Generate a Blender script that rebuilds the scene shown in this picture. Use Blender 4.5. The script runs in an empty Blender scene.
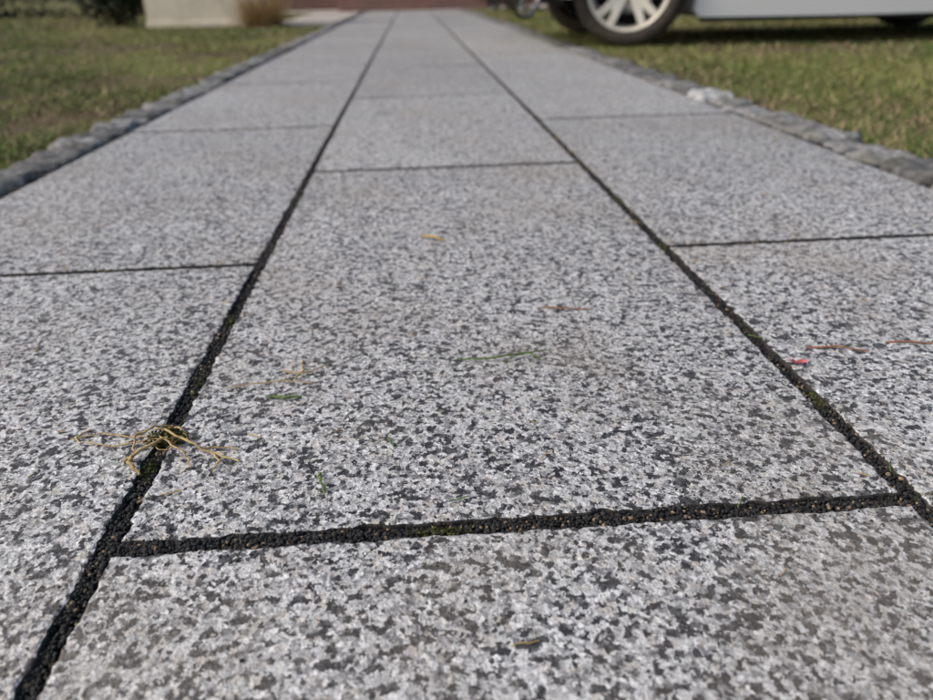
import bpy, math, random
import numpy as np
from mathutils import Vector, Matrix
random.seed(7); rng=np.random.default_rng(11)
scene=bpy.context.scene
# ================= helpers =================
class NT:
    def __init__(s,name):
        s.m=bpy.data.materials.new(name); s.m.use_nodes=True; s.t=s.m.node_tree; s.t.nodes.clear()
        s.out=s.n('ShaderNodeOutputMaterial'); s.b=s.n('ShaderNodeBsdfPrincipled'); s.l(s.b.outputs[0],s.out.inputs[0])
    def n(s,t,**k):
        x=s.t.nodes.new(t)
        for a,b in k.items(): setattr(x,a,b)
        return x
    def l(s,a,b): s.t.links.new(a,b)
    def set(s,inp,v):
        if hasattr(v,'is_linked') or isinstance(v,bpy.types.NodeSocket): s.l(v,inp)
        else: inp.default_value=v
    def coord(s): return s.n('ShaderNodeTexCoord').outputs['Object']
    def noise(s,v,scale,detail=3,rough=.5):
        x=s.n('ShaderNodeTexNoise'); s.l(v,x.inputs['Vector']); x.inputs['Scale'].default_value=scale
        x.inputs['Detail'].default_value=detail; x.inputs['Roughness'].default_value=rough; return x
    def vor(s,v,scale,feature='F1'):
        x=s.n('ShaderNodeTexVoronoi',feature=feature); s.l(v,x.inputs['Vector']); x.inputs['Scale'].default_value=scale; return x
    def math(s,op,a,b=0.0,c=0.0,clamp=False):
        x=s.n('ShaderNodeMath',operation=op,use_clamp=clamp)
        s.set(x.inputs[0],a); s.set(x.inputs[1],b); s.set(x.inputs[2],c); return x.outputs[0]
    def ramp(s,f,stops,interp='LINEAR'):
        x=s.n('ShaderNodeValToRGB'); s.l(f,x.inputs[0]); cr=x.color_ramp; cr.interpolation=interp
        while len(cr.elements)<len(stops): cr.elements.new(.5)
        for e,(p,c) in zip(cr.elements,stops):
            e.position=p; e.color=(c,c,c,1) if not hasattr(c,'__len__') else (*c,1)
        return x.outputs[0]
    def mix(s,f,a,b,mode='MIX'):
        x=s.n('ShaderNodeMix',data_type='RGBA',blend_type=mode); s.set(x.inputs[0],f)
        for i,v in ((6,a),(7,b)):
            if isinstance(v,tuple): x.inputs[i].default_value=(*v,1)
            else: s.l(v,x.inputs[i])
        return x.outputs[2]
    def bump(s,h,dist,strength=1.0):
        x=s.n('ShaderNodeBump'); s.l(h,x.inputs['Height']); x.inputs['Distance'].default_value=dist
        x.inputs['Strength'].default_value=strength; s.l(x.outputs[0],s.b.inputs['Normal'])
    def fin(s,col=None,rough=.8,spec=.3,metal=0):
        if col is not None:
            if isinstance(col,tuple): s.b.inputs['Base Color'].default_value=(*col,1)
            else: s.l(col,s.b.inputs['Base Color'])
        s.set(s.b.inputs['Roughness'],rough); s.b.inputs['Specular IOR Level'].default_value=spec
        s.b.inputs['Metallic'].default_value=metal; return s.m
def simple(name,col,rough=.6,spec=.4,metal=0,var=.25,scale=12):
    t=NT(name); c=t.coord(); n=t.noise(c,scale,3)
    lo=tuple(v*(1-var) for v in col); hi=tuple(min(1,v*(1+var)) for v in col)
    return t.fin(t.ramp(n.outputs[0],[(.3,lo),(.7,hi)]),rough,spec,metal)
def attrmat(name,rough=.8,spec=.2):
    t=NT(name); a=t.n('ShaderNodeAttribute',attribute_name='col'); t.fin(a.outputs['Color'],rough,spec)
    return t.m
def mesh_np(name,V,F,mat,cols=None,parent=None,smooth=False):
    V=np.asarray(V,dtype=np.float32); F=np.asarray(F,dtype=np.int32); k=F.shape[1]
    me=bpy.data.meshes.new(name); me.vertices.add(len(V)); me.vertices.foreach_set('co',V.ravel())
    me.loops.add(F.size); me.loops.foreach_set('vertex_index',F.ravel())
    me.polygons.add(len(F)); me.polygons.foreach_set('loop_start',np.arange(0,F.size,k,dtype=np.int32))
    me.update(calc_edges=True)
    if cols is not None:
        a=me.color_attributes.new('col','FLOAT_COLOR','POINT'); c=np.ones((len(V),4),dtype=np.float32); c[:,:3]=cols
        a.data.foreach_set('color',c.ravel())
    me.materials.append(mat)
    if smooth: me.polygons.foreach_set('use_smooth',np.ones(len(F),dtype=bool))
    o=bpy.data.objects.new(name,me); scene.collection.objects.link(o)
    if parent: o.parent=parent
    return o
def mesh_py(name,V,F,mat,parent=None,smooth=False):
    me=bpy.data.meshes.new(name); me.from_pydata([tuple(v) for v in V],[],F); me.update()
    me.materials.append(mat)
    if smooth:
        for p in me.polygons: p.use_smooth=True
    o=bpy.data.objects.new(name,me); scene.collection.objects.link(o)
    if parent: o.parent=parent
    return o
def empty(name,loc=(0,0,0),rz=0):
    o=bpy.data.objects.new(name,None); o.location=loc; o.rotation_euler=(0,0,rz); scene.collection.objects.link(o); return o
def box(name,x0,x1,y0,y1,z0,z1,mat,parent=None,bev=0):
    V=[(x,y,z) for z in (z0,z1) for y in (y0,y1) for x in (x0,x1)]
    F=[(0,2,3,1),(4,5,7,6),(0,1,5,4),(2,6,7,3),(0,4,6,2),(1,3,7,5)]
    o=mesh_py(name,V,F,mat,parent)
    if bev:
        m=o.modifiers.new('b','BEVEL'); m.width=bev; m.segments=2
    return o
def tube_data(pts,r,sides=6,closed=False):
    pts=[Vector(p) for p in pts]; V=[];F=[]; n=len(pts)
    rr=r if hasattr(r,'__len__') else [r]*n
    for i,p in enumerate(pts):
        a=pts[(i-1)%n] if (i>0 or closed) else p; b=pts[(i+1)%n] if (i<n-1 or closed) else p
        d=(b-a).normalized(); u=d.orthogonal().normalized() if abs(d.z)>.95 else d.cross(Vector((0,0,1))).normalized()
        w=d.cross(u)
        for k in range(sides):
            t=2*math.pi*k/sides; V.append(p+(u*math.cos(t)+w*math.sin(t))*rr[i])
    for i in range(n if closed else n-1):
        j=(i+1)%n
        for k in range(sides): F.append((i*sides+k,i*sides+(k+1)%sides,j*sides+(k+1)%sides,j*sides+k))
    return V,F
def tubes(name,lst,mat,parent=None):
    V=[];F=[]
    for a in lst:
        v,f=tube_data(*a[:2],**(a[2] if len(a)>2 else {})); b=len(V); V+=v; F+=[tuple(i+b for i in q) for q in f]
    return mesh_py(name,V,F,mat,parent,True)
def wob(x,y,s=0):
    return (np.sin(x*1.7+s)*np.cos(y*1.3+2*s)+.6*np.sin(x*4.1+y*2.3+s*3)+.5*np.cos(y*5.7-x*3.1+s)+.35*np.sin(x*11+y*7+s)*np.cos(y*13-x*5))/2.0

# ================= materials =================
def granite():
    t=NT('granite_slab'); c=t.coord()
    at=t.n('ShaderNodeAttribute',attribute_name='col')
    sp=t.n('ShaderNodeSeparateColor'); t.l(at.outputs['Color'],sp.inputs[0])
    off=t.n('ShaderNodeVectorMath',operation='SCALE'); t.l(at.outputs['Color'],off.inputs[0]); off.inputs['Scale'].default_value=7.0
    add=t.n('ShaderNodeVectorMath',operation='ADD'); t.l(c,add.inputs[0]); t.l(off.outputs[0],add.inputs[1])
    p=add.outputs[0]
    nz=t.noise(p,380,2,.6)
    sub=t.n('ShaderNodeVectorMath',operation='SUBTRACT'); t.l(nz.outputs['Color'],sub.inputs[0]); sub.inputs[1].default_value=(.5,.5,.5)
    sc=t.n('ShaderNodeVectorMath',operation='SCALE'); t.l(sub.outputs[0],sc.inputs[0]); sc.inputs['Scale'].default_value=.0065
    ad=t.n('ShaderNodeVectorMath',operation='ADD'); t.l(p,ad.inputs[0]); t.l(sc.outputs[0],ad.inputs[1]); w=ad.outputs[0]
    v1=t.vor(w,225); v2=t.vor(w,400)
    s1=t.n('ShaderNodeSeparateColor'); t.l(v1.outputs['Color'],s1.inputs[0])
    s2=t.n('ShaderNodeSeparateColor'); t.l(v2.outputs['Color'],s2.inputs[0])
    cl=t.noise(p,85,1,.5).outputs[0]
    base=t.ramp(s2.outputs[0],[(0,(.34,.34,.335)),(.35,(.49,.49,.48)),(.7,(.61,.608,.595)),(1,(.80,.795,.78))])
    warm=t.math('GREATER_THAN',s1.outputs[2],.87)
    base=t.mix(t.math('MULTIPLY',warm,.4),base,(.50,.43,.34))
    gv=t.math('ADD',t.math('MULTIPLY',s2.outputs[1],.75),t.math('MULTIPLY',cl,.55))
    g=t.ramp(gv,[(.835,0),(.85,1)])
    base=t.mix(t.math('MULTIPLY',g,.85),base,(.165,.165,.168))
    dv=t.math('ADD',t.math('MULTIPLY',s1.outputs[0],.72),t.math('MULTIPLY',t.math('SUBTRACT',1.0,cl),.62))
    d=t.ramp(dv,[(.843,0),(.851,1)])
    d=t.math('MAXIMUM',d,t.math('GREATER_THAN',s2.outputs[2],.92))
    dcol=t.ramp(s2.outputs[1],[(0,(.018,.018,.020)),(.6,(.040,.040,.043)),(1,(.12,.12,.12))])
    col=t.mix(d,base,dcol)
    st=t.noise(c,3.4,4,.65).outputs[0]
    col=t.mix(t.ramp(st,[(.47,0),(.72,.42)]),col,(.28,.235,.185))
    br=t.math('ADD',t.math('MULTIPLY',t.noise(c,1.3,2,.6).outputs[0],.45),t.math('MULTIPLY',sp.outputs[0],.14)); br=t.math('ADD',br,.69)
    cb=t.n('ShaderNodeCombineColor'); [t.l(br,cb.inputs[i]) for i in range(3)]
    col=t.mix(1.0,col,cb.outputs[0],'MULTIPLY')
    hb=t.vor(p,300); 
    h=t.math('ADD',t.math('MULTIPLY',hb.outputs['Distance'],.8),t.math('MULTIPLY',t.noise(p,600,1,.7).outputs[0],.8))
    t.bump(h,.0011,.9)
    return t.fin(col,t.ramp(s2.outputs[2],[(0,.45),(1,.75)]),.45)
M_gran=granite()
M_edge=simple('dark_slab_edge',(.045,.042,.038),.9,.15,var=.5,scale=220)  # darker colour for slab side walls and lower bevel ring
def bedmat():
    t=NT('joint_bed'); c=t.coord(); v=t.vor(c,420); s=t.n('ShaderNodeSeparateColor'); t.l(v.outputs['Color'],s.inputs[0])
    col=t.ramp(s.outputs[0],[(0,(.008,.008,.008)),(.75,(.03,.029,.027)),(.93,(.07,.06,.05)),(1,(.16,.14,.10))])
    t.bump(v.outputs['Distance'],.002); return t.fin(col,.9,.2)
M_bed=bedmat()
M_grit=attrmat('basalt_grit',.7,.35)
M_blade=attrmat('grass_blade',.75,.12)
M_leaf=attrmat('leaf',.6,.25)
def soil():
    t=NT('lawn_soil'); c=t.coord()
    n=t.noise(c,1.3,4,.62).outputs[0]; f=t.noise(c,70,3,.7).outputs[0]
    g=t.ramp(f,[(.3,(.06,.07,.02)),(.5,(.14,.15,.045)),(.7,(.24,.21,.09))])
    b=t.ramp(f,[(.3,(.05,.036,.025)),(.6,(.14,.10,.065)),(.75,(.27,.21,.14))])
    col=t.mix(t.ramp(n,[(.46,0),(.58,.9)]),g,b); t.bump(f,.008); return t.fin(col,.95,.1)
M_soil=soil()
def stone():
    t=NT('sett_stone'); c=t.coord(); a=t.n('ShaderNodeAttribute',attribute_name='col')
    f=t.noise(c,60,4,.7).outputs[0]; f2=t.noise(c,14,3,.6).outputs[0]
    m=t.ramp(f,[(.28,.3),(.5,.9),(.72,1.45)]); col=t.mix(1.0,a.outputs['Color'],m,'MULTIPLY')
    col=t.mix(t.ramp(f2,[(.52,0),(.68,.6)]),col,(.055,.055,.03))
    t.bump(f,.008); return t.fin(col,.85,.3)
M_stone=stone()
M_render=simple('beige_render',(.54,.49,.40),.9,.2,var=.12,scale=5)
M_cap=simple('stone_cap',(.3,.29,.27),.85,.2)
M_gravelpave=simple('pale_gravel',(.42,.38,.34),.9,.2,var=.3,scale=45)
def brick():
    t=NT('red_brick'); c=t.coord(); s=t.n('ShaderNodeSeparateXYZ'); t.l(c,s.inputs[0])
    cb=t.n('ShaderNodeCombineXYZ'); t.l(t.math('ADD',s.outputs[0],s.outputs[1]),cb.inputs[0]); t.l(s.outputs[2],cb.inputs[1])
    b=t.n('ShaderNodeTexBrick'); t.l(cb.outputs[0],b.inputs['Vector']); b.inputs['Scale'].default_value=4.2
    b.inputs['Color1'].default_value=(.26,.12,.09,1); b.inputs['Color2'].default_value=(.18,.09,.07,1); b.inputs['Mortar'].default_value=(.36,.32,.28,1)
    b.inputs['Mortar Size'].default_value=.018
    return t.fin(b.outputs['Color'],.85,.2)
M_brick=brick()
M_white=simple('white_trim',(.75,.74,.71),.5,.4,var=.05)
M_glass=simple('window_glass',(.03,.035,.04),.08,.8,var=.1)
M_roof=simple('roof_tile',(.12,.06,.045),.8,.3,var=.3,scale=8)
M_wood=simple('door_wood',(.12,.06,.03),.5,.4)
M_paint=NT('car_paint'); M_paint.b.inputs['Coat Weight'].default_value=.5; M_paint=M_paint.fin((.82,.82,.80),.3,.5)
M_black=simple('black_plastic',(.02,.02,.021),.6,.3)
M_rubber=simple('tyre_rubber',(.06,.05,.042),.85,.2,var=.35,scale=30)
M_alloy=simple('alloy_rim',(.68,.64,.55),.45,.5,.3,var=.12)
M_dark=simple('underbody',(.012,.012,.012),.9,.1)
M_lamp=simple('lamp_lens',(.55,.57,.6),.1,.8,var=.05)
M_red=simple('red_lens',(.35,.01,.01),.15,.7,var=.1)
M_teal=simple('teal_paint',(.02,.22,.25),.35,.5,var=.1)
M_chrome=simple('chrome',(.6,.6,.62),.25,.5,.9,var=.05)
M_straw=simple('straw',(.44,.32,.15),.75,.2,var=.45,scale=120)
M_rust=simple('brown_stem',(.28,.14,.07),.7,.3,var=.3,scale=90)
M_green=simple('green_stem',(.11,.17,.045),.6,.3,var=.35,scale=90)
M_petal=simple('petal',(.45,.10,.11),.6,.3,var=.35,scale=200)

# ================= ground =================
def gz(x,y):
    x=np.asarray(x,float); y=np.asarray(y,float)
    dx=np.maximum(np.maximum(-.60-x,x-1.10),0); k=np.clip(dx/.06,0,1)
    near=np.clip(1-np.hypot(x,y)/30,0,1)
    return -.034+k*(.022+.010*wob(x*1.2,y*1.2)*near)
def axis(c,half,first,growth):
    a=[0.0]; s=first
    while a[-1]<half: a.append(a[-1]+s); s*=growth
    a=np.array(a); return np.concatenate([c-a[::-1],c+a[1:]])
ax=axis(.25,400,.03,1.045); ay=axis(1.0,400,.04,1.045)
X,Y=np.meshgrid(ax,ay); V=np.stack([X,Y,gz(X,Y)],-1).reshape(-1,3)
nx=len(ax); ny=len(ay); I=np.arange((nx-1)*(ny-1)); r=I//(nx-1); c=I%(nx-1); b=r*nx+c
mesh_np('ground',V,np.stack([b,b+1,b+nx+1,b+nx],-1),M_soil,smooth=True)

# ================= path =================
path=empty('path')
Y0,Y1=-1.5,13.0
def slab(x0,x1,y0,y1,near):
    g=.0053; x0+=g+random.uniform(-.001,.001); x1-=g+random.uniform(-.001,.001)
    gy=g+.001; y0+=gy; y1-=gy
    st=.0035 if near else .1
    def edge(a,b,nrm):
        L=math.dist(a,b); n=max(2,int(L/st)); ph=[random.uniform(0,6.3) for _ in range(6)]
        o=[]; chip=0
        for i in range(n):
            t=i/n; s=t*L
            j=0
            if near:
                j=.0006*math.sin(s*90+ph[0])+.0005*math.sin(s*310+ph[1])+random.gauss(0,.00045)
                if random.random()<.07: chip=random.uniform(.0008,.0034)
                chip*=.6; j-=chip
            o.append((a[0]+(b[0]-a[0])*t+nrm[0]*j,a[1]+(b[1]-a[1])*t+nrm[1]*j))
        return o
    ring=edge((x0,y0),(x1,y0),(0,-1))+edge((x1,y0),(x1,y1),(1,0))+edge((x1,y1),(x0,y1),(0,1))+edge((x0,y1),(x0,y0),(-1,0))
    cx,cy=(x0+x1)/2,(y0+y1)/2; z=random.uniform(-.0007,.0007); tx,ty=random.uniform(-.0014,.0014),random.uniform(-.0006,.0006)
    top=lambda p,d:(p[0],p[1],z+tx*(p[0]-cx)+ty*(p[1]-cy)-d)
    def ins2(p,k):
        x,y=p
        dx=min(x-x0,x1-x); dy=min(y-y0,y1-y)
        if dx<.004: x+= k if x<cx else -k
        if dy<.004: y+= k if y<cy else -k
        return (x,y)
    V=[];F=[];n=len(ring)
    for k,d in ((0,.05),(0,.0018),(.0007,.0006),(.0022,0)):
        for p in ring: V.append(top(ins2(p,k),d))
    for L in range(3):
        for i in range(n):
            j=(i+1)%n; F.append((L*n+i,L*n+j,(L+1)*n+j,(L+1)*n+i))
    F.append(tuple(range(3*n,4*n)))
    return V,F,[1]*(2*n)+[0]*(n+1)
V=[];F=[];C=[];MI=[]
for ci in range(3):
    off=0 if ci==1 else .5
    ys=[y for y in np.arange(-3+off,15,1.0)]
    for a in ys:
        b=a+1; a2=max(a,Y0); b2=min(b,Y1)
        if b2-a2<.05: continue
        v,f,mi=slab(-.5+.5*ci,.5*ci,a2,b2,a2<2.6)
        o=len(V); V+=v; F+=[tuple(i+o for i in q) for q in f]; MI+=mi; rc=(random.random(),random.random(),random.random()); C+=[rc]*len(v)
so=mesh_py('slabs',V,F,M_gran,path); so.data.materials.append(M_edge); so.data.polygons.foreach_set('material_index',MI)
at=so.data.color_attributes.new('col','FLOAT_COLOR','POINT'); at.data.foreach_set('color',np.c_[np.array(C),np.ones(len(C))].astype(np.float32).ravel())
box('joint_bed',-.615,1.115,Y0,Y1,-.06,-.0075,M_bed,path)
t=(1+5**.5)/2
iv=np.array([(-1,t,0),(1,t,0),(-1,-t,0),(1,-t,0),(0,-1,t),(0,1,t),(0,-1,-t),(0,1,-t),(t,0,-1),(t,0,1),(-t,0,-1),(-t,0,1)],float); iv/=np.linalg.norm(iv[0])
ifc=np.array([(0,11,5),(0,5,1),(0,1,7),(0,7,10),(0,10,11),(1,5,9),(5,11,4),(11,10,2),(10,7,6),(7,1,8),(3,9,4),(3,4,2),(3,2,6),(3,6,8),(3,8,9),(4,9,5),(2,4,11),(6,2,10),(8,6,7),(9,8,1)])
def pebbles(name,P,R,cols,mat,parent=None):
    n=len(P); S=rng.uniform(.6,1.25,(n,1,3)); J=rng.uniform(.72,1.2,(n,12,1))
    v=iv[None]*J*S
    a=rng.uniform(0,6.28,n); ca,sa=np.cos(a),np.sin(a)
    x=v[:,:,0]*ca[:,None]-v[:,:,1]*sa[:,None]; y=v[:,:,0]*sa[:,None]+v[:,:,1]*ca[:,None]
    v=np.stack([x,y,v[:,:,2]*.8],-1)*R[:,None,None]+P[:,None,:]
    F=(ifc[None]+12*np.arange(n)[:,None,None]).reshape(-1,3)
    return mesh_np(name,v.reshape(-1,3),F,mat,np.repeat(cols,12,0),parent)
def joint_pts(x0,y0,x1,y1,n,hw=.0062):
    t=rng.uniform(0,1,n); w=rng.uniform(-1,1,n)*hw; L=math.hypot(x1-x0,y1-y0); nx,ny=-(y1-y0)/L,(x1-x0)/L
    lvl=-.0022+.0012*np.sin(t*L*23+x0*9)+.0008*np.sin(t*L*61+y0)
    return np.stack([x0+(x1-x0)*t+nx*w,y0+(y1-y0)*t+ny*w,lvl-rng.uniform(0,.004,n)],-1)
J=[]
for jx in (0,.5):
    J.append(joint_pts(jx,-.35,jx,.9,9500)); J.append(joint_pts(jx,.9,jx,2.6,5000))
for y in (0,1,2): J.append(joint_pts(0,y,.5,y,(5500,2500,1500)[y]))
for y in (.5,1.5):
    J.append(joint_pts(-.5,y,0,y,(3500,2000)[int(y)])); J.append(joint_pts(.5,y,1,y,(3500,2000)[int(y)]))
P=np.concatenate(J); n=len(P); R=np.abs(rng.normal(.00085,.0004,n))+.00045
g=rng.random(n); base=rng.uniform(.007,.034,n); cols=np.stack([base,base*.98,base*.96],-1)
tan=g>.93; cols[tan]=np.array([.26,.19,.115])*rng.uniform(.5,1.3,(tan.sum(),1))
pebbles('joint_grit',P,R,cols,M_grit,path)
n=500; P=np.stack([rng.uniform(-.4,.9,n),rng.uniform(-.15,1.6,n),np.full(n,.0007)],-1)
e=rng.choice([0,.5],1000); P2=np.stack([e+rng.normal(0,.010,1000),rng.uniform(-.2,1.5,1000),np.full(1000,.0006)],-1)
P3=np.stack([rng.uniform(0,.5,450),rng.normal(0,.010,450),np.full(450,.0006)],-1)
P4=np.array([[.048,.14,.001],[.287,.315,.0015],[.283,.317,.001],[.36,.26,.001]])
P=np.concatenate([P,P2,P3,P4]); n=len(P); R=rng.uniform(.0004,.0011,n); R[-4:]=.0020
b=rng.uniform(.015,.06,n); pebbles('loose_grit',P,R,np.stack([b,b*.97,b*.93],-1),M_grit,path)

# ================= stone edging =================
import bmesh
def cubesphere(n):
    bm=bmesh.new(); bmesh.ops.create_icosphere(bm,subdivisions=n,radius=1); bm.verts.ensure_lookup_table()
    v=np.array([x.co[:] for x in bm.verts]); f=np.array([[q.index for q in x.verts] for x in bm.faces]); bm.free(); return v,f
cs={3:cubesphere(3),4:cubesphere(4)}
def edging(name,xc,special=None):
    Vs=[];Fs=[];Cs=[];o=0; y=Y0
    while y<Y1:
        L=random.uniform(.08,.15); y+=L/2+.003
        v,f=cs[4 if y<3 else 3]
        p=8.0; k=(np.abs(v)**p).sum(1)**(-1/p); w=v*k[:,None]
        ph=rng.uniform(0,6.28,9)
        H=np.array([L/2,.054,.036]); d=w*H
        for _ in range(7):
            nrm=rng.normal(0,1,3); nrm[2]*=.8; nrm/=np.linalg.norm(nrm); lim=(np.abs(nrm)*H).sum()*rng.uniform(.70,.90)
            q=d@nrm; ex=np.maximum(q-lim,0); d=d-ex[:,None]*nrm*.95
        d[:,2]=np.where(d[:,2]>0,d[:,2]*(1+.14*np.sin(d[:,0]*60+ph[6])*np.cos(d[:,1]*70+ph[7])),d[:,2])
        d+= .0014*np.stack([np.sin(d[:,1]*130+ph[0])+np.sin(d[:,2]*210+ph[1]),np.sin(d[:,0]*120+ph[2])+np.sin(d[:,2]*180+ph[3]),np.sin(d[:,0]*110+ph[4])+np.sin(d[:,1]*140+ph[5])],-1)
        a=random.gauss(0,.07); ca,sa=math.cos(a),math.sin(a)
        dx=d[:,1]*ca-d[:,0]*sa; dy=d[:,1]*sa+d[:,0]*ca
        zc=-.032+random.uniform(-.007,.006)
        b=random.uniform(.12,.30); c=np.array([b,b*.985,b*.95])
        if special and abs(y-special)<.06: c=np.array([.50,.50,.49]); zc=-.026
        Vs.append(np.stack([xc+random.uniform(-.007,.007)+dx,y+dy,zc+d[:,2]],-1)); Fs.append(f+o); o+=len(v)
        Cs.append(np.tile(c,(len(v),1))); y+=L/2+.003
    return mesh_np(name,np.concatenate(Vs),np.concatenate(Fs),M_stone,np.concatenate(Cs),smooth=True)
edging('stone_edging',-.568); edging('stone_edging',1.068,1.84)

# ================= lawn grass =================
def blades(name,n,side,rmin=.7,rmax=15):
    r=np.exp(rng.uniform(math.log(rmin),math.log(rmax),n))
    if side<0: a=rng.uniform(math.radians(93),math.radians(175),n)
    else: a=rng.uniform(math.radians(8),math.radians(86),n)
    x=.2+r*np.cos(a); y=-.35+r*np.sin(a)
    ok=(x<-.610+.03*rng.random(n)) if side<0 else (x>1.12-.03*rng.random(n))
    if side<0: ok&=~((x>-1.35)&(y>8.0))&~((y>8.2)&(x>-2.7)&(y<8.8)&(x<-1.2))
    ok&=y<12.9
    pm=wob(x*1.0,y*.8,4.0)+.2*rng.normal(size=n)
    if side<0:
        for (px,py,sx,sy) in ((-.80,1.75,.22,.35),(-.85,3.3,.2,.6),(-1.3,2.2,.3,.25),(-.8,5.5,.2,.9),(-2.6,4.6,.5,.5)):
            pm+=1.2*np.exp(-((x-px)/sx)**2-((y-py)/sy)**2)
    ok&=~((pm>(.40 if side<0 else .6))&(rng.random(n)<.88))
    x,y,r,pm=x[ok],y[ok],r[ok],pm[ok]; n=len(x)
    h=rng.uniform(.008,.026,n)*(1+.03*r); wd=(.0010+.0007*r)*rng.uniform(.6,1.3,n)
    az=rng.uniform(0,6.28,n); ld=rng.uniform(0,6.28,n); ln=h*rng.uniform(.4,2.2,n)
    z=gz(x,y)-.002
    p0=np.stack([x-np.cos(az)*wd,y-np.sin(az)*wd,z],-1); p1=np.stack([x+np.cos(az)*wd,y+np.sin(az)*wd,z],-1)
    p2=np.stack([x+np.cos(ld)*ln,y+np.sin(ld)*ln,z+h],-1)
    V=np.stack([p0,p1,p2],1).reshape(-1,3); F=np.arange(3*n).reshape(-1,3)
    G=np.array([.105,.155,.042]); Yl=np.array([.225,.23,.082]); B=np.array([.32,.255,.15])
    k=np.clip(.42+.9*wob(x*.8,y*.8,1.0)+.25*rng.normal(size=n)+(.05 if side>0 else -.15),0,1)[:,None]
    col=G*(1-k)+Yl*k; dead=(rng.random(n)<.15+.4*(pm>.15)); col[dead]=B
    col*=rng.uniform(.65,1.4,(n,1))
    return mesh_np(name,V,F,M_blade,np.repeat(col,3,0))
blades('lawn_grass',200000,-1); blades('lawn_grass',200000,1)

# ================= leaf masses =================
def leafmass(name,cent,sz,n,leaf,c0,c1,shell=.35,parent=None,flat=False):
    u=rng.normal(size=(n,3)); u/=np.linalg.norm(u,axis=1)[:,None]
    if flat: u=rng.uniform(-1,1,(n,3)); m=np.abs(u).max(1); u=u/m[:,None]
    rad=1-shell*rng.random(n)**1.5
    P=u*rad[:,None]
    P*=(1+.13*np.sin(u[:,0:1]*7+cent[0])+.12*np.sin(u[:,1:2]*9+2)+.1*np.sin(u[:,2:3]*11))
    P=P*np.array(sz)+np.array(cent)
    A=rng.normal(size=(n,3)); A/=np.linalg.norm(A,axis=1)[:,None]; B=np.cross(A,rng.normal(size=(n,3))); B/=np.linalg.norm(B,axis=1)[:,None]
    L=leaf*rng.uniform(.6,1.3,(n,1))
    V=np.stack([P-A*L,P-B*L*.45,P+A*L,P+B*L*.45],1).reshape(-1,3)
    V[:,2]=np.maximum(V[:,2],-.02)
    k=rng.random((n,1))*(.6+.4*np.sin(P[:,0:1]*6)*np.cos(P[:,2:3]*7)); col=np.array(c0)*(1-k)+np.array(c1)*k
    return mesh_np(name,V,np.arange(4*n).reshape(-1,4),M_leaf,np.repeat(col,4,0),parent)
def shrub(name,x,y,sz,n,c0,c1,leaf=.03):
    e=empty(name,(x,y,0)); st=[]
    for i in range(9):
        a=i*.7; st.append(([(0.02*math.cos(a),.02*math.sin(a),-.05),(.3*sz[0]*math.cos(a),.3*sz[1]*math.sin(a),sz[2]*.6),(.6*sz[0]*math.cos(a),.6*sz[1]*math.sin(a),sz[2]*1.3)],[.014,.01,.004]))
    tubes('stems',st,M_wood,e); leafmass('foliage',(0,0,sz[2]*.98),sz,n,leaf,c0,c1,.6,e); return e
shrub('shrub',-3.15,9.0,(.38,.38,.5),5000,(.012,.02,.010),(.045,.06,.025))
shrub('shrub',3.0,9.6,(.8,.6,.6),7000,(.02,.035,.012),(.06,.09,.03))
shrub('shrub',1.75,11.6,(.5,.5,.45),5000,(.025,.035,.015),(.09,.09,.04))
leafmass('hedge',(-9,15.0,.8),(6.5,.5,.9),20000,.06,(.015,.025,.01),(.05,.08,.025),.3,flat=True)
leafmass('hedge',(12,14.0,.8),(8,.5,.9),20000,.06,(.015,.025,.01),(.05,.08,.025),.3,flat=True)
n=900; V=[];cols=[]
for i in range(n):
    a=random.uniform(0,6.28); r=abs(random.gauss(0,.07)); x=-1.33+r*math.cos(a)*1.6; y=7.95+r*math.sin(a)
    hh=random.uniform(.12,.42); l=random.uniform(.05,.28); w=.004; b=random.uniform(0,6.28)
    V+= [(x-w*math.cos(b),y-w*math.sin(b),-.02),(x+w*math.cos(b),y+w*math.sin(b),-.02),(x+l*math.cos(a),y+l*math.sin(a),hh)]
    k=random.uniform(.6,1.3); cols+= [(.40*k,.28*k,.13*k)]*3
mesh_np('ornamental_grass',V,np.arange(3*n).reshape(-1,3),M_blade,np.array(cols))

# ================= garden wall, gravel area =================
gw=empty('garden_wall',(-1.99,8.42,0),math.radians(-14))
box('render_wall',-.66,.66,-.12,.12,-.05,.95,M_render,gw,.01)
box('plinth',-.675,.675,-.135,.135,-.05,.05,M_render,gw,.008)
box('cap',-.71,.71,-.17,.17,.952,1.01,M_cap,gw,.012)
box('gravel_pavement',-1.38,-.64,8.05,13.0,-.05,-.004,M_gravelpave)
box('terrace',-4,5,13.0,14.9,-.05,.004,M_gravelpave)

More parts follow.
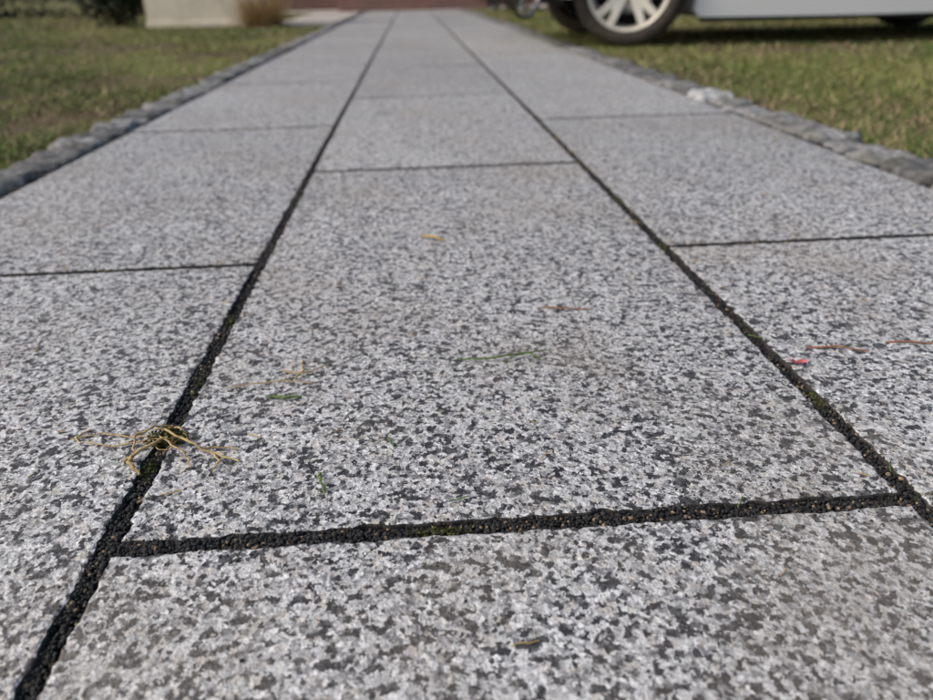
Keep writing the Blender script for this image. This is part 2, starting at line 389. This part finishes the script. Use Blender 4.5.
# ================= brick house with steps =================
hs=empty('brick_house',(0,14.9,0))
def wallgrid(name,xs,zs,opens,y0,y1,mat):
    V=[];F=[]
    for i in range(len(xs)-1):
        for j in range(len(zs)-1):
            if (i,j) in opens: continue
            b=len(V); V+=[(x,y,z) for z in (zs[j],zs[j+1]) for y in (y0,y1) for x in (xs[i],xs[i+1])]
            F+=[tuple(q+b for q in f) for f in ((0,2,3,1),(4,5,7,6),(0,1,5,4),(2,6,7,3),(0,4,6,2),(1,3,7,5))]
    return mesh_py(name,V,F,mat,hs)
xs=[-5,-3.6,-2.2,-.4,.9,2.2,3.6,5.5]; zs=[-.05,.45,.95,2.2,2.5,3.4,4.7,5.3]
ops={(1,2),(5,2),(3,1),(3,2),(1,5),(3,5),(5,5)}
wallgrid('front_wall',xs,zs,ops,0,.3,M_brick)
box('side_wall_a',-5,-4.7,.3,8,-.05,5.3,M_brick,hs); box('side_wall_b',5.2,5.5,.3,8,-.05,5.3,M_brick,hs); box('back_wall',-5,5.5,8,8.3,-.05,5.3,M_brick,hs)
for (i,j) in ops:
    if (i,j)==(3,1): continue
    x0,x1,z0,z1=xs[i],xs[i+1],zs[j],zs[j+1]
    if i==3 and j==2:
        z0=.45; box('door',x0+.06,x1-.06,.14,.2,z0,z1-.06,M_wood,hs,.01); box('door_frame_top',x0,x1,.1,.24,z1-.06,z1,M_white,hs)
        box('door_frame_l',x0,x0+.06,.1,.24,z0,z1-.06,M_white,hs); box('door_frame_r',x1-.06,x1,.1,.24,z0,z1-.06,M_white,hs); continue
    box('glass',x0,x1,.17,.18,z0,z1,M_glass,hs)
    for a,b,c,d in ((x0,x0+.07,z0+.07,z1-.07),(x1-.07,x1,z0+.07,z1-.07),(x0,x1,z0,z0+.07),(x0,x1,z1-.07,z1),((x0+x1)/2-.03,(x0+x1)/2+.03,z0+.07,z1-.07)):
        box('window_frame',a,b,.10,.165,c,d,M_white,hs)
    box('sill',x0-.08,x1+.08,-.06,.1,z0-.05,z0-.002,M_cap,hs)
mesh_py('roof',[(-5.4,-.5,5.2),(5.9,-.5,5.2),(5.9,8.8,5.2),(-5.4,8.8,5.2),(-5.4,4.1,8.6),(5.9,4.1,8.6)],[(0,1,5,4),(2,3,4,5),(0,4,3),(1,2,5),(0,3,2,1)],M_roof,hs)
st=empty('brick_steps',(0,13.0,0))
for i in range(3): box('step_%d'%(i+1),-1.0,1.5,.15+.4*i,1.9,.006+.15*i,.006+.15*(i+1)-(.002),M_brick,st,.008)

# ================= car =================
car=empty('parked_car',(1.38,3.80,0),math.radians(-3))
WB=2.3; W=1.58
def arc(cx,cz,r,a0,a1,n=10): return [(cx+r*math.cos(math.radians(a0+(a1-a0)*i/n)),cz+r*math.sin(math.radians(a0+(a1-a0)*i/n))) for i in range(n+1)]
prof=[(-.62,.31),(-.56,.28),(-.36,.24)]+arc(0,.30,.345,190,-22)+[(.345,.135),(1.2,.13),(WB-.345,.135)]+arc(WB,.30,.345,202,-10)+[(WB+.40,.27),(WB+.60,.33),(WB+.66,.50),(WB+.64,.80),(WB+.58,.98),(1.8,.97),(.9,.95),(.35,.93),(-.25,.85),(-.52,.72),(-.64,.56)]
def loft(name,prof,sections,mat,scalef,parent):
    V=[];F=[];n=len(prof)
    for (y,k) in sections:
        for (x,z) in prof:
            V.append(scalef(x,y,z,k))
    for s in range(len(sections)-1):
        for i in range(n):
            j=(i+1)%n; F.append((s*n+i,s*n+j,(s+1)*n+j,(s+1)*n+i))
    F.append(tuple(range(n))[::-1]); F.append(tuple(range((len(sections)-1)*n,len(sections)*n)))
    return mesh_py(name,V,F,mat,parent)
def bodyf(x,y,z,k):
    cx=1.15
    yy=y*(1-.05*max(0,(z-.5)/.5))*(1-.10*max(0,(-x-.1)/.6))*(1-.06*max(0,(x-WB-.1)/.6))
    return (cx+(x-cx)*(1-.012*k),yy+W/2,.5+(z-.5)*(1-.04*k) if z>.6 else z)
loft('body',prof,[(-W/2+.0,1.0),(-W/2+.015,.4),(-W/2+.06,0) ,(W/2-.06,0),(W/2-.015,.4),(W/2,1.0)],M_paint,bodyf,car)
gp=[(.42,.93),(1.0,1.36),(1.25,1.42),(2.1,1.42),(2.6,1.33),(2.92,.96)]
def ghf(x,y,z,k): return (x,y*(1-.26*max(0,(z-.93)/.5))+W/2,z)
loft('greenhouse',gp,[(-W/2+.09,0),(W/2-.09,0)],M_glass,ghf,car)
gp2=[(.92,1.31),(1.02,1.375),(1.25,1.435),(2.1,1.435),(2.63,1.335),(2.59,1.31),(2.1,1.385),(1.25,1.385)]
loft('roof',gp2,[(-W/2+.075,0),(W/2-.075,0)],M_paint,ghf,car)
for sgn in (-1,1):
    yb=sgn*(W/2-.085)
    def P(x,z): return (x,yb*(1-.26*max(0,(z-.93)/.5))+W/2+sgn*.006,z)
    tubes('pillars',[([P(.45,.95),P(1.0,1.36)],[.035,.03]),([P(1.55,.95),P(1.53,1.4)],[.035,.03]),([P(2.38,.95),P(2.33,1.37)],[.06,.05]),([P(2.88,.97),P(2.57,1.33)],[.05,.045])],M_paint,car)
    ys=W/2+sgn*(W/2+.004)
    box('sill_step',.37,WB-.37,min(ys-sgn*.01,ys-sgn*.08),max(ys-sgn*.01,ys-sgn*.08),.110,.140,M_black,car,.008)
    box('side_strip',.40,WB-.40,min(ys-sgn*.02,ys+sgn*.008),max(ys-sgn*.02,ys+sgn*.008),.40,.45,M_black,car,.008)
    for xx in (.62,1.55,2.3): box('door_gap',xx,xx+.006,min(ys-sgn*.02,ys+sgn*.001),max(ys-sgn*.02,ys+sgn*.001),.235,.90,M_black,car)
    for xx in (1.3,2.08): box('door_handle',xx,xx+.16,min(ys,ys+sgn*.03),max(ys,ys+sgn*.03),.78,.81,M_paint,car,.008)
    box('mirror',.62,.80,min(ys+sgn*.02,ys+sgn*.2),max(ys+sgn*.02,ys+sgn*.2),.96,1.08,M_paint,car,.03)
    box('headlamp',-.58,-.26,min(ys-sgn*.28,ys-sgn*.075),max(ys-sgn*.28,ys-sgn*.075),.60,.73,M_lamp,car,.03)
    box('tail_lamp',WB+.54,WB+.645,min(ys-sgn*.3,ys-sgn*.07),max(ys-sgn*.3,ys-sgn*.07),.68,.88,M_red,car,.02)
box('grille',-.65,-.56,W/2-.4,W/2+.4,.36,.52,M_black,car,.02)
box('number_plate',-.665,-.652,W/2-.26,W/2+.26,.40,.51,M_white,car)
box('underbody',.40,WB-.40,.10,W-.10,.145,.30,M_dark,car)
for xx in (0,WB): box('wheel_well',xx-.34,xx+.34,.24,W-.24,.20,.64,M_dark,car)
box('exhaust',WB-.2,WB+.5,1.1,1.16,.22,.27,M_black,car,.02)
def wheel(name,x,y,sgn,steer):
    e=empty(name,(x,y,.290),math.radians(steer)); e.parent=car
    N=56
    def rev(nm,pr,mat):
        V=[];F=[];m=len(pr)
        for i in range(N):
            a=2*math.pi*i/N
            for k,(yy,r) in enumerate(pr): V.append((r*math.cos(a),yy*sgn,r*math.sin(a)))
        for i in range(N):
            j=(i+1)%N
            for k in range(m-1): F.append((i*m+k,i*m+k+1,j*m+k+1,j*m+k))
        return mesh_py(nm,V,F,mat,e,True)
    rev('tyre',[(-.02,.205),(-.085,.21),(-.098,.225),(-.102,.255),(-.092,.284),(-.07,.297),(-.03,.300),(.03,.300),(.07,.297),(.092,.284),(.102,.26),(.100,.235),(.088,.22)],M_rubber)
    rev('rim_barrel',[(.088,.224),(.094,.220),(.090,.208),(.07,.203),(.0,.195),(-.08,.19)],M_alloy)
    rev('brake_disc',[(.0,.02),(.0,.135),(-.02,.135)],M_chrome)
    rev('barrel_back',[(-.03,.0),(-.03,.19)],M_dark)
    V=[];F=[]
    for i in range(5):
        for dd in (-.2,.2):
            a=2*math.pi*i/5+.3; a2=a+dd
            p0=np.array([.035*math.cos(a),.035*math.sin(a)]); p1=np.array([.207*math.cos(a2),.207*math.sin(a2)])
            d=(p1-p0)/np.linalg.norm(p1-p0); nn=np.array([-d[1],d[0]])
            b=len(V)
            for (pp,w,yf) in ((p0,.026,.060),(p1,.019,.085)):
                for sw in (-1,1):
                    for yo in (0,-.025):
                        q=pp+nn*w*sw; V.append((q[0],(yf+yo)*sgn,q[1]))
            F+=[tuple(b+k for k in f) for f in ((0,2,6,4),(1,5,7,3),(0,4,5,1),(2,3,7,6),(0,1,3,2),(4,6,7,5))]
    o=mesh_py('spokes',V,F,M_alloy,e); m=o.modifiers.new('b','BEVEL'); m.width=.005; m.segments=2
    rev('hub_cap',[(.072,.0),(.072,.03),(.062,.05),(.03,.055)],M_alloy)
    return e
wheel('wheel_fl',0,.115,-1,-16); wheel('wheel_fr',0,W-.115,1,-16); wheel('wheel_rl',WB,.115,-1,0); wheel('wheel_rr',WB,W-.115,1,0)

# ================= bicycle =================
bk=empty('bicycle',(1.75,8.5,-.012),math.radians(50)); bk.rotation_euler=(math.radians(6),0,math.radians(50))
def circ(cx,cz,r,n=40): return [(cx+r*math.cos(2*math.pi*i/n),0,cz+r*math.sin(2*math.pi*i/n)) for i in range(n)]
for nm,cx in (('front_wheel',.52),('rear_wheel',-.52)):
    tubes(nm+'_tyre',[(circ(cx,.34,.325),.018,dict(closed=True))],M_rubber,bk)
    tubes(nm+'_rim',[(circ(cx,.34,.30),.010,dict(closed=True))],M_chrome,bk)
    tubes(nm+'_spokes',[([(cx,0,.34),(cx+.3*math.cos(a),0,.34+.3*math.sin(a))],.0018,dict(sides=4)) for a in np.linspace(0,6.28,29)[:-1]],M_chrome,bk)
tubes('frame',[([(-.08,0,.30),(-.20,0,.78)],.016),([(-.08,0,.30),(.36,0,.70)],.018),([(-.19,0,.72),(.34,0,.80)],.016),([(.33,0,.86),(.37,0,.66)],.02),([(.37,-.05,.66),(.52,-.05,.34)],.011),([(.37,.05,.66),(.52,.05,.34)],.011),([(-.08,.04,.30),(-.52,.05,.34)],.009),([(-.08,-.04,.30),(-.52,-.05,.34)],.009),([(-.19,.02,.72),(-.52,.05,.34)],.008),([(-.19,-.02,.72),(-.52,-.05,.34)],.008)],M_teal,bk)
tubes('mudguards',[([(cx+.36*math.cos(a),0,.34+.36*math.sin(a)) for a in np.linspace(a0,a1,14)],.016) for cx,a0,a1 in ((.52,.4,2.6),(-.52,.5,3.5))],M_teal,bk)
tubes('handlebar',[([(.33,0,.86),(.34,0,.98)],.012),([(.22,-.29,1.0),(.34,-.12,.98),(.34,.12,.98),(.22,.29,1.0)],.012)],M_chrome,bk)
tubes('seat_post',[([(-.20,0,.78),(-.225,0,.90)],.013)],M_chrome,bk)
box('saddle',-.36,-.10,-.06,.06,.90,.95,M_black,bk,.025)
tubes('crank',[([(-.08,-.07,.30),(-.0,-.07,.15)],.009),([(-.08,.07,.30),(-.16,.07,.45)],.009),([(-.08,-.07,.3),(-.08,.07,.3)],.015)],M_chrome,bk)
box('pedal_a',-.04,.04,-.16,-.075,.13,.155,M_black,bk); box('pedal_b',-.2,-.12,.075,.16,.44,.465,M_black,bk)

# ================= debris on the slabs =================
def stem(pts,r,jit=.0010):
    out=[]; pts=[Vector(p) for p in pts]
    for i in range(len(pts)-1):
        for k in range(5):
            t=k/5; p=pts[i].lerp(pts[i+1],t); out.append(p+Vector((random.gauss(0,jit),random.gauss(0,jit),abs(random.gauss(0,jit*.4)))))
    out.append(pts[-1]); n=len(out); return (out,[r*(1-.6*abs(i/n-.35)) for i in range(n)])
dg=empty('dry_grass_tuft',(0,0,0)); 
L=[]
def ST(*p,r=.0011): L.append(stem([(a,b,max(c*.8,r*.8)) for a,b,c in p],r*.75,.0007))
ST((-.010,.128,.004),(.005,.116,.010),(.022,.104,.006),(.040,.094,.002),(.062,.082,.001),r=.0013)
ST((.000,.112,.008),(.020,.094,.006),(.030,.078,.001),r=.0011)
ST((.040,.094,.003),(.048,.084,.002),(.046,.072,.001),r=.001)
ST((.030,.098,.003),(.045,.100,.002),(.058,.098,.001),r=.0009)
ST((-.014,.094,.004),(-.012,.080,.008),(-.002,.070,.003),r=.0020)
ST((-.016,.100,.002),(-.018,.112,.010),(-.006,.120,.012),(.004,.128,.006),r=.0013)
ST((-.020,.088,.001),(-.008,.092,.010),(.006,.110,.008),r=.0018)
ST((-.004,.116,.004),(-.028,.118,.004),(-.048,.128,.002),(-.07,.124,.001),r=.0009)
ST((-.006,.112,.004),(-.034,.108,.003),(-.056,.118,.001),r=.0009)
ST((-.06,.135,.001),(-.066,.124,.002),(-.06,.115,.001),r=.0009)
ST((.002,.13,.004),(.012,.118,.010),(.02,.110,.003),r=.0010)
for i in range(20):
    a=random.uniform(0,6.28); l=random.uniform(.006,.018); L.append(stem([(random.gauss(0,.006),.113+random.gauss(0,.007),.002),(l*math.cos(a),.113+l*math.sin(a),random.uniform(.001,.007))],.0004))
tubes('straws',L,M_straw,dg)
leafmass('moss',(.005,.114,.003),(.017,.008,.006),700,.0016,(.03,.035,.01),(.16,.16,.04),.9,dg)
for c_,s_ in (((.000,.082,-.001),(.005,.012,.0025)),((.5,.72,-.001),(.006,.03,.005)),((.499,.50,-.001),(.005,.012,.003)),((.003,.20,-.002),(.004,.02,.003)),((0,.33,-.002),(.004,.02,.003)),((.53,.0,-.001),(.03,.004,.003)),((.2,.0,-.003),(.02,.004,.002)),((.501,.12,-.002),(.004,.02,.002))):
    leafmass('moss',c_,s_,220,.0016,(.04,.045,.012),(.13,.14,.045),.9)
def straw(name,pts,r,mat): tubes(name,[stem(pts,r,.0007)],mat)
straw('dry_stem',[(.196,.577,.002),(.211,.569,.004),(.226,.556,.002)],.0022,M_straw)
straw('green_stem',[(.222,.219,.001),(.255,.216,.002),(.285,.222,.004),(.296,.212,.001)],.0009,M_green)
straw('green_stem',[(.262,.212,.001),(.285,.221,.003),(.31,.231,.001)],.0006,M_green)
straw('dry_stem',[(.315,.325,.001),(.34,.318,.002),(.362,.315,.001)],.0010,M_rust)
straw('dry_stem',[(.535,.208,.001),(.56,.203,.003),(.585,.195,.001)],.0010,M_rust)
straw('dry_stem',[(.61,.21,.001),(.63,.207,.002),(.66,.20,.001)],.0010,M_rust)
straw('grass_blade',[(.066,.172,.001),(.080,.166,.002),(.094,.168,.001)],.0013,M_green)
straw('grass_blade',[(.120,.062,.001),(.123,.047,.006),(.126,.04,.001)],.0010,M_green)
straw('dry_stem',[(.07,.215,.001),(.09,.205,.002),(.11,.222,.001)],.0007,M_straw)
straw('dry_stem',[(.085,.235,.001),(.09,.21,.003),(.084,.2,.001)],.0009,M_straw)
straw('dry_stem',[(.03,.19,.001),(.07,.196,.002),(.10,.19,.001)],.0006,M_straw)
straw('grass_blade',[(.165,.10,.001),(.17,.088,.002)],.0008,M_green)
for mat_,nm_,cnt in ((M_straw,'straw_bits',110),(M_green,'green_bits',28)):
    L=[]
    for i in range(cnt):
        x=random.uniform(-.35,.95); y=random.uniform(-.1,1.6)
        if random.random()<.35: x=random.choice((0,.5))+random.gauss(0,.012)
        a=random.uniform(0,6.28); l=random.uniform(.004,.016)
        L.append(stem([(x,y,.0008),(x+l*math.cos(a),y+l*math.sin(a),.0012)],.0005,.0004))
    tubes(nm_,L,mat_)
pv=[];pf=[]
for i in range(7):
    for j in range(4):
        u=i/6-.5; v=(j/3-.5)*math.cos(u*2.6)*(1+.3*math.sin(i*2.1)); pv.append((.512+u*.015+v*.004,.1775+v*.006-u*.003,.0022+.003*u*u*4+.002*v*v*4))
for i in range(6):
    for j in range(3): pf.append((i*4+j,i*4+j+1,i*4+j+5,i*4+j+4))
mesh_py('petal',pv,pf,M_petal,None,True)

# ================= light =================
w=bpy.data.worlds.new('World'); scene.world=w; w.use_nodes=True; nt=w.node_tree
sky=nt.nodes.new('ShaderNodeTexSky'); sky.sky_type='NISHITA'; sky.sun_disc=False
EL,AZ=math.radians(42),math.radians(-98)
sky.sun_elevation=EL; sky.sun_rotation=AZ; sky.dust_density=4.0; sky.air_density=1.0
bg=nt.nodes['Background']; nt.links.new(sky.outputs[0],bg.inputs[0]); bg.inputs[1].default_value=.148
sl=bpy.data.lights.new('sun','SUN'); sl.energy=1.8; sl.angle=math.radians(20); sl.color=(1,.96,.90)
so_=bpy.data.objects.new('sun',sl); scene.collection.objects.link(so_)
d=Vector((math.sin(AZ)*math.cos(EL),math.cos(AZ)*math.cos(EL),math.sin(EL))); so_.rotation_euler=d.to_track_quat('Z','Y').to_euler()

# ================= camera =================
yaw,pit,roll,cx,cy,h,f=.0609,.4648,-.0231,.1973,-.3436,.2927,718.6
Fw=Vector((math.sin(yaw)*math.cos(pit),math.cos(yaw)*math.cos(pit),-math.sin(pit)))
R0=Vector((math.cos(yaw),-math.sin(yaw),0)); U0=R0.cross(Fw); Rr=R0*math.cos(roll)+U0*math.sin(roll); Uu=Rr.cross(Fw)
cd=bpy.data.cameras.new('camera'); cd.sensor_width=36; cd.lens=f/933*36; cd.clip_start=.01; cd.clip_end=2000
cam=bpy.data.objects.new('camera',cd); scene.collection.objects.link(cam)
m=Matrix((( Rr.x,Uu.x,-Fw.x,cx),(Rr.y,Uu.y,-Fw.y,cy),(Rr.z,Uu.z,-Fw.z,h),(0,0,0,1))); cam.matrix_world=m
cd.dof.use_dof=True; cd.dof.focus_distance=.49; cd.dof.aperture_fstop=5.8
scene.camera=cam
scene.view_settings.view_transform='Standard'; scene.view_settings.look='None'; scene.view_settings.exposure=0
